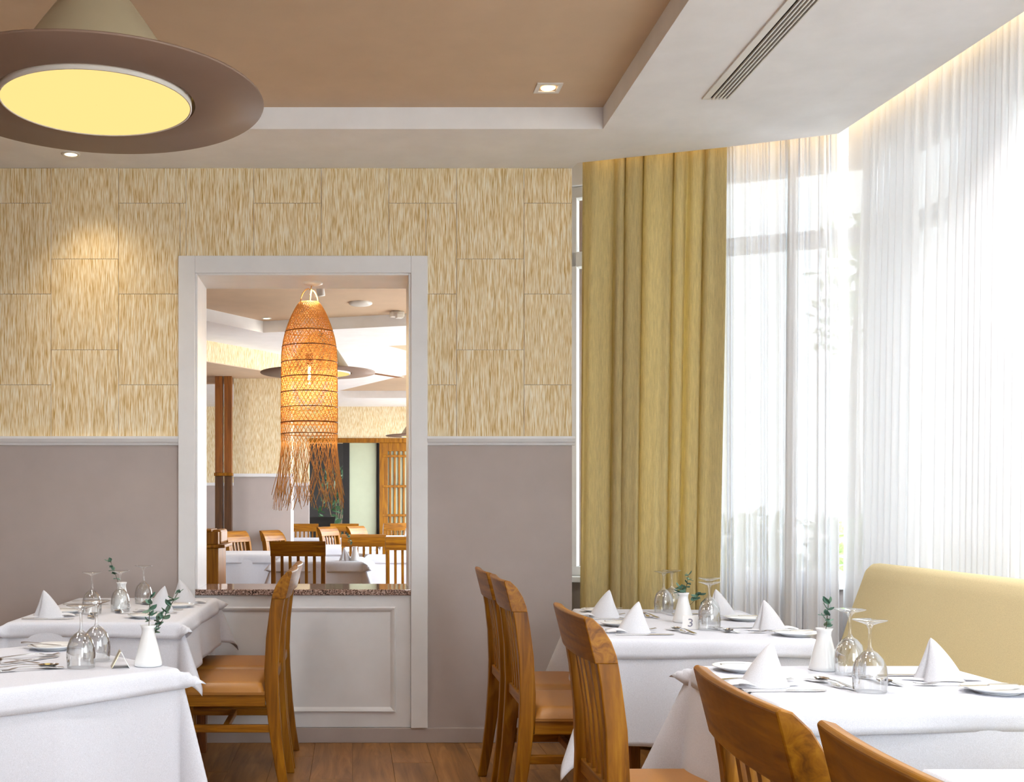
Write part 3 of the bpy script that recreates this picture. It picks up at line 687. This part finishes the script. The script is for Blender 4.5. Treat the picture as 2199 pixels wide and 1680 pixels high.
def spoon_mesh(sc=1.0):
    m = MB(); strip(m, [(-0.095, 0, 0.002, 0.009), (-0.085, 0, 0.003, 0.0095), (-0.05, 0, 0.006, 0.006), (0.0, 0, 0.011, 0.0032), (0.036, 0, 0.0105, 0.0036), (0.046, 0, 0.009, 0.006)], 0.002)
    def bowl(u, v, o=0.0):
        r = u; a = 2 * PI * v; return (0.072 + 0.030 * r * math.cos(a), 0.0195 * r * math.sin(a) * (1 + 0.1 * math.cos(a)), 0.0015 + o + 0.0085 * r ** 2.2)
    m.grid(lambda u, v: bowl(u, v), 8, 24); m.grid(lambda u, v: bowl(u, v, 0.0014), 8, 24)
    m.v = [(x * sc, y * sc, z) for x, y, z in m.v]; return m.mesh('spoon', STEEL)
def plate_mesh():
    return MB().lathe([(0.0005, 0.002), (0.048, 0.002), (0.05, 0.0), (0.046, 0.0), (0.052, 0.003), (0.078, 0.0115), (0.080, 0.0135), (0.078, 0.0145), (0.056, 0.0065), (0.046, 0.0048), (0.0005, 0.0045)], 56).mesh('bread_plate', PORCELAIN)
def glass_mesh():                             # standing on its rim
    outer = [(0.0385, 0.0), (0.0405, 0.02), (0.0412, 0.04), (0.0385, 0.062), (0.031, 0.082), (0.018, 0.096), (0.0075, 0.103), (0.0042, 0.112), (0.0036, 0.135), (0.0042, 0.155), (0.008, 0.165), (0.022, 0.1705), (0.0405, 0.1765), (0.0412, 0.1778), (0.040, 0.1785), (0.0005, 0.178)]
    inner = [(0.0378, 0.0), (0.0397, 0.02), (0.0404, 0.04), (0.0377, 0.0615), (0.030, 0.081), (0.016, 0.094), (0.0005, 0.098)]
    return MB().lathe(outer, 40).lathe(inner, 40).lathe([(0.0378, 0.0), (0.0385, 0.0)], 40).mesh('wine_glass', WINEGLASS)
def vase_mesh():
    return MB().lathe([(0.0005, 0.0), (0.038, 0.0), (0.0405, 0.003), (0.0395, 0.012), (0.030, 0.050), (0.0215, 0.082), (0.0185, 0.098), (0.0195, 0.108), (0.0235, 0.117), (0.0225, 0.1175), (0.0175, 0.108), (0.0165, 0.098), (0.02, 0.07), (0.0005, 0.05)], 40).mesh('bud_vase', PORCELAIN)
M_NAP, M_FORK, M_KNIFE, M_SPOON, M_PLATE, M_GLASS, M_VASE = napkin_mesh(), fork_mesh(), knife_mesh(), spoon_mesh(), plate_mesh(), glass_mesh(), vase_mesh()
M_SFORK, M_SSPOON, M_BKNIFE = fork_mesh(0.82), spoon_mesh(0.84), knife_mesh(0.78)
def put(name, me, x, y, rz, label, cat, group=None, z=TOPZ, tilt=None):
    o = bpy.data.objects.new(name, me); COL.objects.link(o); o.location = (x, y, z); o.rotation_euler = (tilt or 0, 0, rz)
    return tag(o, label, cat, group)
def sprig(x, y, z, rz, label, stems, seed):
    rr = random.Random(seed); e = empty('eucalyptus_sprig', (x, y, z), rz, label, 'sprig', 'green sprigs in vases')
    lf = MB()
    lf.grid(lambda u, v: (0.011 * u * 1.9, (v - 0.5) * 0.016 * math.sin(PI * min(0.98, u * 0.9 + 0.08)) ** 0.7, 0.002 * math.cos((v - 0.5) * 3) + 0.003 * u * u), 6, 6)
    lm = lf.mesh('leaf', LEAF)
    for (dx, dy, h, bend) in stems:
        pts = [Vector((dx * (i / 8) ** bend, dy * (i / 8) ** bend, -0.05 + (h + 0.05) * i / 8)) for i in range(9)]
        stm = MB().tube(pts, 0.0011, 5).build('stem', STEM, e)
        for i in range(4, 9):
            for q in range(3 if i > 4 else 2):
                o = bpy.data.objects.new('leaf', lm); COL.objects.link(o); o.parent = stm
                o.location = pts[i]; o.rotation_euler = (rr.uniform(-0.6, 0.6), rr.uniform(-0.9, 0.5), rr.uniform(0, 6.28)); s = rr.uniform(0.8, 1.35); o.scale = (s, s, s)
    return e
def tent(x, y, rz, label, digit):
    e = empty('table_number', (x, y, TOPZ), rz, label, 'table number', 'table number tents')
    w2, h, d, t = 0.029, 0.047, 0.026, 0.0016
    for s in (-1, 1):
        n = 'front_face' if s < 0 else 'rear_face'
        m = MB(); m.sweep([[(xx, s * d, 0), (xx, s * (d - t * 1.3), 0), (xx, 0.0 - s * 0.0, h - t), (xx, s * 0.0015, h)] for xx in (-w2, w2)]); m.build(n, BRASS if s > 0 else PORCELAIN, e)
    if not digit: return e
    cu = bpy.data.curves.new('digit', 'FONT'); cu.body = digit; cu.size = 0.046; cu.align_x = 'CENTER'; cu.extrude = 0.0003
    t_ = bpy.data.objects.new('tmp', cu); COL.objects.link(t_); dg = bpy.context.evaluated_depsgraph_get(); me = bpy.data.meshes.new_from_object(t_.evaluated_get(dg)); bpy.data.objects.remove(t_)
    me.materials.clear(); me.materials.append(INK)
    o = bpy.data.objects.new('digit', me); COL.objects.link(o); o.parent = e; ang = math.atan2(h, d)
    o.location = (0, -d * (1 - 0.008 / h) - 0.0016, 0.008 + 0.0009); o.rotation_euler = (ang, 0, 0)
    return e

# ================================================================== TABLES AND SETTINGS
# table rotations: 'rz' about z
T_LB = (-1.025, 5.005, 0.67, 1.15, 0.0, 'table against the wall left of the hatch', 21)
T_RB = (1.295, 4.41, 0.71, 1.12, -0.10, 'table in front of the olive curtain', 22)
T_RN = (1.345, 2.905, 0.70, 0.63, 0.0, 'table beside the mustard banquette', 23)
T_LN = (-1.035, 3.205, 0.75, 0.75, 0.733, 'diagonal table at the lower left edge', 24, 0.04, 0.20)
T_RC = (1.36, 1.60, 0.70, 0.72, 0.0, 'table cut off at the lower right corner', 25)
for t in (T_LB, T_RB, T_RN, T_LN, T_RC): table(*t, drop=0.22 if t is T_LB else 0.365)
W_LB, W_RB, W_RN, W_LN = 'table left of hatch', 'table by olive curtain', 'table beside banquette', 'diagonal table at lower left'
def setting(x, y, face, where, seat, nap=True, plate=None, knives=True, spoon=None, nrz=0.0, cut=True):
    # face: direction (radians) from the guest towards the table middle
    c, s = math.cos(face), math.sin(face)
    P = lambda a, b: (x + c * a - s * b, y + s * a + c * b)
    if nap: put('folded_napkin', M_NAP, x, y, nrz, 'white napkin folded to a peak, %s, %s' % (seat, where), 'napkin', 'peaked napkins')
    if cut:
        a = P(0.02, -0.085); put('knife', M_KNIFE, *a, face, 'steel dinner knife right of napkin, %s, %s' % (seat, where), 'knife', 'dinner knives')
        a = P(0.01, 0.080); put('fork', M_FORK, *a, face, 'steel dinner fork left of napkin, %s, %s' % (seat, where), 'fork', 'dinner forks')
        a = P(0.165, 0.02); put('fork', M_SFORK, *a, face - PI / 2 + 0.25, 'small dessert fork above napkin place, %s, %s' % (seat, where), 'fork', 'dessert forks')
        a = P(0.185, 0.0); put('spoon', M_SSPOON, *a, face + PI / 2 + 0.2, 'small dessert spoon above napkin place, %s, %s' % (seat, where), 'spoon', 'dessert spoons', z=TOPZ + 0.001)
    if plate:
        put('bread_plate', M_PLATE, plate[0], plate[1], 0, 'small white bread plate, %s, %s' % (seat, where), 'plate', 'bread plates')
        put('butter_knife', M_BKNIFE, plate[0] + 0.02 * c, plate[1] + 0.02 * s, face + 0.12, 'butter knife on bread plate, %s, %s' % (seat, where), 'knife', 'butter knives', z=TOPZ + 0.0150)
def glass(x, y, which): put('wine_glass', M_GLASS, x, y, 0, 'upturned wine glass, ' + which, 'glass', 'upturned wine glasses')
def vase(x, y, where): put('bud_vase', M_VASE, x, y, 0, 'white porcelain bud vase on the ' + where, 'vase', 'white bud vases')

# table left of the hatch
setting(-1.255, 4.615, 0.0, W_LB, 'near left seat', nrz=0.3, plate=(-1.245, 4.80))
setting(-0.835, 4.86, PI, W_LB, 'near right seat', nrz=PI - 0.2, plate=(-0.845, 4.60))
setting(-0.795, 5.27, PI, W_LB, 'far right seat', nrz=0.1, plate=(-0.80, 5.08))
setting(-1.26, 5.28, 0.0, W_LB, 'far left seat', nap=False)
glass(-1.11, 4.76, 'leftmost on the table left of the hatch'); glass(-1.012, 4.87, 'in front of the vase on the table left of the hatch'); glass(-0.985, 5.27, 'farthest back on the table left of the hatch, before the wall')
vase(-1.035, 5.01, W_LB); sprig(-1.035, 5.01, TOPZ + 0.11, 0, 'drooping green sprig in the vase left of the hatch', [(-0.05, 0.0, 0.10, 1.2)], 2)
# diagonal table
put('spoon', M_SPOON, -0.935, 3.16, 0.25, 'large spoon crossing a fork at the left picture edge', 'spoon'); put('fork', M_FORK, -0.905, 3.13, -2.7, 'fork under the large spoon at the left picture edge', 'fork')
put('fork', M_FORK, -0.985, 3.40, 0.55, 'dinner fork beside the bread plate of the diagonal table', 'fork'); put('knife', M_KNIFE, -0.955, 3.33, 0.95, 'dinner knife beside the bread plate of the diagonal table', 'knife')
put('spoon', M_SSPOON, -0.99, 3.27, 2.9, 'dessert spoon near the left picture edge of the diagonal table', 'spoon')
put('bread_plate', M_PLATE, -0.965, 3.60, 0, 'bread plate behind the glasses of the diagonal table', 'plate', 'bread plates'); put('butter_knife', M_BKNIFE, -1.0, 3.59, -0.5, 'butter knife on the bread plate of the diagonal table', 'knife', 'butter knives', z=TOPZ + 0.0150)
glass(-0.775, 3.19, 'left one of the pair on the diagonal table'); glass(-0.765, 3.34, 'right one of the pair on the diagonal table')
vase(-0.589, 3.225, W_LN); sprig(-0.589, 3.225, TOPZ + 0.11, 0, 'two forked eucalyptus sprigs in the lower left vase', [(0.085, 0.0, 0.10, 1.0), (0.005, 0.0, 0.085, 1.3), (0.03, 0.01, 0.03, 1.0)], 4)
tent(-0.665, 3.20, PI / 2 + 0.25, 'metal tent number holder beside the lower left vase', '')
# table by the olive curtain
setting(1.044, 4.63, 0.0, W_RB, 'far left seat', nrz=PI - 0.3, plate=(1.07, 4.84))
setting(1.023, 4.07, 0.0, W_RB, 'near left seat', nrz=PI + 0.1, plate=(1.03, 4.30))
setting(1.535, 4.66, PI, W_RB, 'far right seat', nrz=-0.2, plate=(1.575, 4.50))
setting(1.540, 4.13, PI, W_RB, 'near right seat', nrz=-0.1, plate=(1.575, 3.97))
glass(1.342, 4.82, 'front one of the left pair on the table by the olive curtain'); glass(1.40, 4.90, 'rear one of the left pair on the table by the olive curtain')
glass(1.325, 4.15, 'nearest one right of the vase on the table by the olive curtain'); glass(1.398, 4.38, 'far one right of the vase on the table by the olive curtain')
vase(1.308, 4.42, W_RB); sprig(1.308, 4.42, TOPZ + 0.11, 0, 'eucalyptus sprigs in the vase before the olive curtain', [(0.02, 0, 0.075, 1.0), (-0.012, 0.01, 0.03, 1.0), (0.062, 0, 0.0, 0.5)], 6)
tent(1.272, 4.20, -0.42, 'white tent card with the number 3', '3')
# table beside the banquette
setting(1.055, 2.865, 0.0, W_RN, 'chair side', nrz=PI, plate=(1.09, 3.13))
setting(1.548, 2.95, PI, W_RN, 'banquette side', nrz=-0.25, plate=(1.593, 2.765))
glass(1.362, 3.06, 'rear one of the pair beside the banquette'); glass(1.287, 2.78, 'front one of the pair beside the banquette')
vase(1.325, 3.14, W_RN); sprig(1.325, 3.14, TOPZ + 0.11, 0, 'single upright sprig in the vase beside the banquette', [(0.012, 0, 0.075, 1.0)], 9)

# chairs in the front room
G_F = 'dining chairs of the front room'
chair(-0.545, 4.905, PI, 'oak slat back chair at the table left of the hatch, nearer one', G_F)
chair(-0.545, 5.375, PI, 'oak slat back chair at the table left of the hatch, nearer to the wall', G_F)
chair(0.845, 4.84, 0, 'oak chair by the olive curtain table, farthest in the right row', G_F)
chair(0.850, 4.33, 0, 'oak chair by the olive curtain table, second in the right row', G_F)
chair(0.865, 2.985, 0, 'oak chair facing the table beside the banquette', G_F)
chair(0.875, 1.72, -0.04, 'oak chair at the lower right, top rail and slats in view', G_F)
chair(0.885, 1.225, -0.03, 'oak chair at the lower right corner, only its top rail in view', G_F)

# banquette
bq = empty('banquette', (0, 0, 0), 0, 'long mustard upholstered banquette under the sheer curtains', 'banquette')
def bprof(inset=0.0):
    return [(1.93, 0.44), (1.955, 0.52), (1.985, 0.64), (2.035, 0.80), (2.078, 0.92), (2.092, 0.962), (2.112, 0.982), (2.138, 0.984), (2.156, 0.970), (2.162, 0.94), (2.162, 0.12), (1.95, 0.12)]
YE, YS = 4.57, -1.6; secs = []
cxm, czm = 2.07, 0.6
for y, sc in ((YE, 0.90), (YE - 0.006, 0.95), (YE - 0.018, 0.982), (YE - 0.04, 1.0), (3.0, 1.0), (1.5, 1.0), (0.0, 1.0), (YS, 1.0)):
    secs.append([(cxm + (x - cxm) * (0.6 + 0.4 * sc if sc < 1 else 1), y, czm + (z - czm) * (sc if z > 0.6 else 1)) for x, z in bprof()])
bo = MB().sweep(secs).build('backrest', BANQ, bq); bo.data.polygons.foreach_set('use_smooth', [True] * len(bo.data.polygons)); 
MB().bbox(1.52, YS, 0.30, 2.0, YE - 0.02, 0.455, 0.03).build('seat', BANQ, bq); MB().bbox(1.58, YS, 0.0, 2.16, YE - 0.04, 0.30, 0.01).build('plinth', OAKDARK, bq)

# ================================================================== SECOND ROOM FURNITURE
G_S = 'chairs of the second room'
chair(-0.42, 8.88, PI / 2, 'chair seen from behind just beyond the granite sill, left of centre', G_S)
chair(0.107, 10.35, -PI / 2, 'golden chair facing the hatch behind a vase', G_S)
chair(0.50, 9.55, -PI / 2, 'chair half hidden by the right hatch jamb', G_S)
chair(-1.02, 11.80, -0.5, 'angled pale chair before the papered pillar, left one', G_S); chair(-0.66, 12.22, -0.5, 'angled pale chair before the papered pillar, right one', G_S)
chair(-0.72, 16.4, -PI / 2, 'pale chair behind the rattan fringe, left one', G_S); chair(-0.12, 16.4, -PI / 2, 'pale chair behind the rattan fringe, right one', G_S)
chair(-0.10, 14.2, -0.55, 'angled chair right of the rattan fringe', G_S); chair(0.27, 14.6, -0.55, 'angled chair left of the lattice door', G_S)
chair(0.62, 17.6, PI / 2 + 0.25, 'dark chair standing before the lattice door', G_S)
def far_table(x, y, w_, l_, rz, where, seed):
    e = empty('dining_table', (x, y, 0), rz, 'cloth covered table of the second room, ' + where, 'table', 'second room tables')
    MB().bbox(-w_ / 2, -l_ / 2, TABZ - 0.028, w_ / 2, l_ / 2, TABZ, 0.004).build('table_top', TABLEWOOD, e)
    for sx in (-1, 1):
        for sy in (-1, 1):
            cx_, cy_ = sx * (w_ / 2 - 0.06), sy * (l_ / 2 - 0.06); MB().bbox(cx_ - 0.028, cy_ - 0.028, 0, cx_ + 0.028, cy_ + 0.028, TABZ - 0.028, 0.004).build('leg', TABLEWOOD, e)
    drape('long_tablecloth', w_ / 2 + 0.002, l_ / 2 + 0.002, 0.40, TABZ + 0.0025, 'long white cloth in the second room, ' + where, (x, y, 0), rz, 0.08, 0.36, 0.04, seed)
    drape('top_cloth', w_ / 2 + 0.005, l_ / 2 + 0.005, 0.09, TABZ + 0.0055, 'short white top cloth in the second room, ' + where, (x, y, 0), rz, 0.14, 0.6, 0.08, seed + 60)
far_table(-0.28, 9.62, 0.72, 0.9, 0.0, 'right behind the granite sill', 31)
far_table(0.42, 10.95, 0.75, 0.75, 0.25, 'right of the golden chair', 34)
far_table(-1.05, 10.95, 0.72, 0.8, 0.0, 'beside the wooden stand', 32)
far_table(-0.12, 12.7, 0.72, 0.9, 0.0, 'left of the angled chair', 33)
far_table(-0.42, 15.5, 0.80, 0.9, 0.0, 'before the pale chairs', 35)
far_table(0.85, 16.7, 0.75, 0.8, 0.0, 'before the lattice door', 36)
put('bud_vase', M_VASE, 0.02, 9.30, 0, 'white bud vase on the table behind the granite sill', 'vase', 'white bud vases'); sprig(0.02, 9.30, TOPZ + 0.11, 0, 'leaning sprig in the vase behind the granite sill', [(-0.06, 0, 0.10, 1.0)], 12)
put('folded_napkin', M_NAP, -0.06, 9.32, 1.0, 'white peaked napkin beside the vase behind the granite sill', 'napkin', 'peaked napkins')
put('bud_vase', M_VASE, 0.80, 16.45, 0, 'tiny white vase before the lattice door', 'vase', 'white bud vases')
# wooden service stand
st = empty('service_stand', (-1.25, 8.55, 0), 0, 'wooden service stand with a raised back left of the hatch view', 'stand')
MB().bbox(-0.25, -0.22, 0, 0.25, 0.28, 0.90, 0.006).build('body', OAK, st); MB().bbox(-0.26, -0.24, 0.90, 0.30, 0.30, 0.925, 0.005).build('top', OAK, st)
MB().bbox(-0.25, -0.22, 0.925, 0.25, 0.10, 1.02, 0.005).build('upper_box', OAK, st); MB().bbox(0.19, -0.14, 0.925, 0.265, 0.26, 1.035, 0.02).build('side_wing', OAK, st); MB().bbox(-0.27, -0.24, 1.02, 0.2, 0.12, 1.04, 0.005).build('upper_top', OAK, st)
# dark lounge chairs beyond the doorway
for n, (x, y, a) in enumerate(((-0.55, 19.4, 0.2), (0.12, 19.6, -0.1), (0.62, 19.3, 0.15))):
    e = empty('lounge_chair', (x, y, 0), a, ('black upholstered chair beyond the doorway, behind the fringe', 'black upholstered chair beyond the doorway, beneath the frosted panel', 'black upholstered chair beside the lattice door post')[n], 'chair', 'black chairs beyond the doorway')
    secs = [[(-hw, yy - 0.04, z), (hw, yy - 0.04, z), (hw, yy + 0.03, z), (-hw, yy + 0.03, z)] for z, hw, yy in ((0.45, 0.17, 0.0), (0.7, 0.19, -0.02), (0.98, 0.24, -0.06), (1.02, 0.25, -0.07))]
    bevel(MB().sweep(secs).build('backrest', BLACK, e), 0.012); MB().bbox(-0.22, -0.02, 0.38, 0.22, 0.42, 0.47, 0.02).build('seat', BLACK, e)
    for sx in (-0.18, 0.18):
        for sy in (0.0, 0.38): MB().tube([(sx, sy, 0.39), (sx * 1.1, sy, 0)], 0.014, 8).build('leg', BLACK, e)

# ================================================================== OUTSIDE
struct(MB().box(-30, -30, -0.3, 60, 60, -0.13).build('ground', PAVING), 'pale paving outside the windows')
def shrub(x, y, z0, h, w_, n, seed, label, trunk=None, ls=0.06, mat=None):
    rr = random.Random(seed); e = empty('garden_shrub' if not trunk else 'garden_tree', (x, y, z0), 0, label, 'shrub' if not trunk else 'tree', 'plants outside the windows')
    m = MB()
    for q in range(n):
        a = rr.uniform(0, 2 * PI); rad = w_ * math.sqrt(rr.random()); zz = (trunk or 0) + h * rr.random(); rad *= math.sqrt(max(0.1, 1 - ((zz - (trunk or 0)) / h) ** 2 * 0.7))
        c = Vector((rad * math.cos(a), rad * math.sin(a), zz)); d = Vector((rr.uniform(-1, 1), rr.uniform(-1, 1), rr.uniform(-0.4, 1))).normalized(); s_ = d.cross(Vector((rr.uniform(-1, 1), rr.uniform(-1, 1), rr.uniform(-1, 1)))).normalized()
        L = ls * rr.uniform(0.8, 2.0); w3 = L * 0.2
        m.add([c, c + d * L * 0.5 + s_ * w3, c + d * L, c + d * L * 0.5 - s_ * w3], [(0, 1, 2, 3)])
    m.build('foliage', mat or SHRUB, e)['kind'] = 'stuff'
    t = MB(); 
    for q in range(5 if not trunk else 1):
        a = rr.uniform(0, 6.28); b_ = (0.6 * w_ if not trunk else 0.1)
        t.tube([(0.03 * math.cos(a), 0.03 * math.sin(a), -0.02), (b_ * 0.4 * math.cos(a), b_ * 0.4 * math.sin(a), ((trunk or 0) + h) * 0.5), (b_ * math.cos(a), b_ * math.sin(a), (trunk or 0) + h * 0.8)], [0.02 if not trunk else 0.09, 0.012 if not trunk else 0.06, 0.004], 6)
    t.build('stems' if not trunk else 'trunk', BARK, e); return e
shrub(2.75, 7.7, -0.13, 1.25, 0.45, 900, 1, 'leafy shrub outside behind the sheer curtain, left one', ls=0.09)
shrub(3.65, 8.2, -0.13, 1.2, 0.40, 800, 2, 'leafy shrub outside behind the sheer curtain, right one', ls=0.09)
shrub(4.44, 10.0, -0.13, 1.2, 0.32, 200, 3, 'garden tree showing in the gap between the sheers', trunk=2.7, ls=0.10)
shrub(-0.30, 21.0, 0.0, 1.9, 0.4, 320, 5, 'green plant in the dark beyond the far doorway', ls=0.10, mat=PLANT)
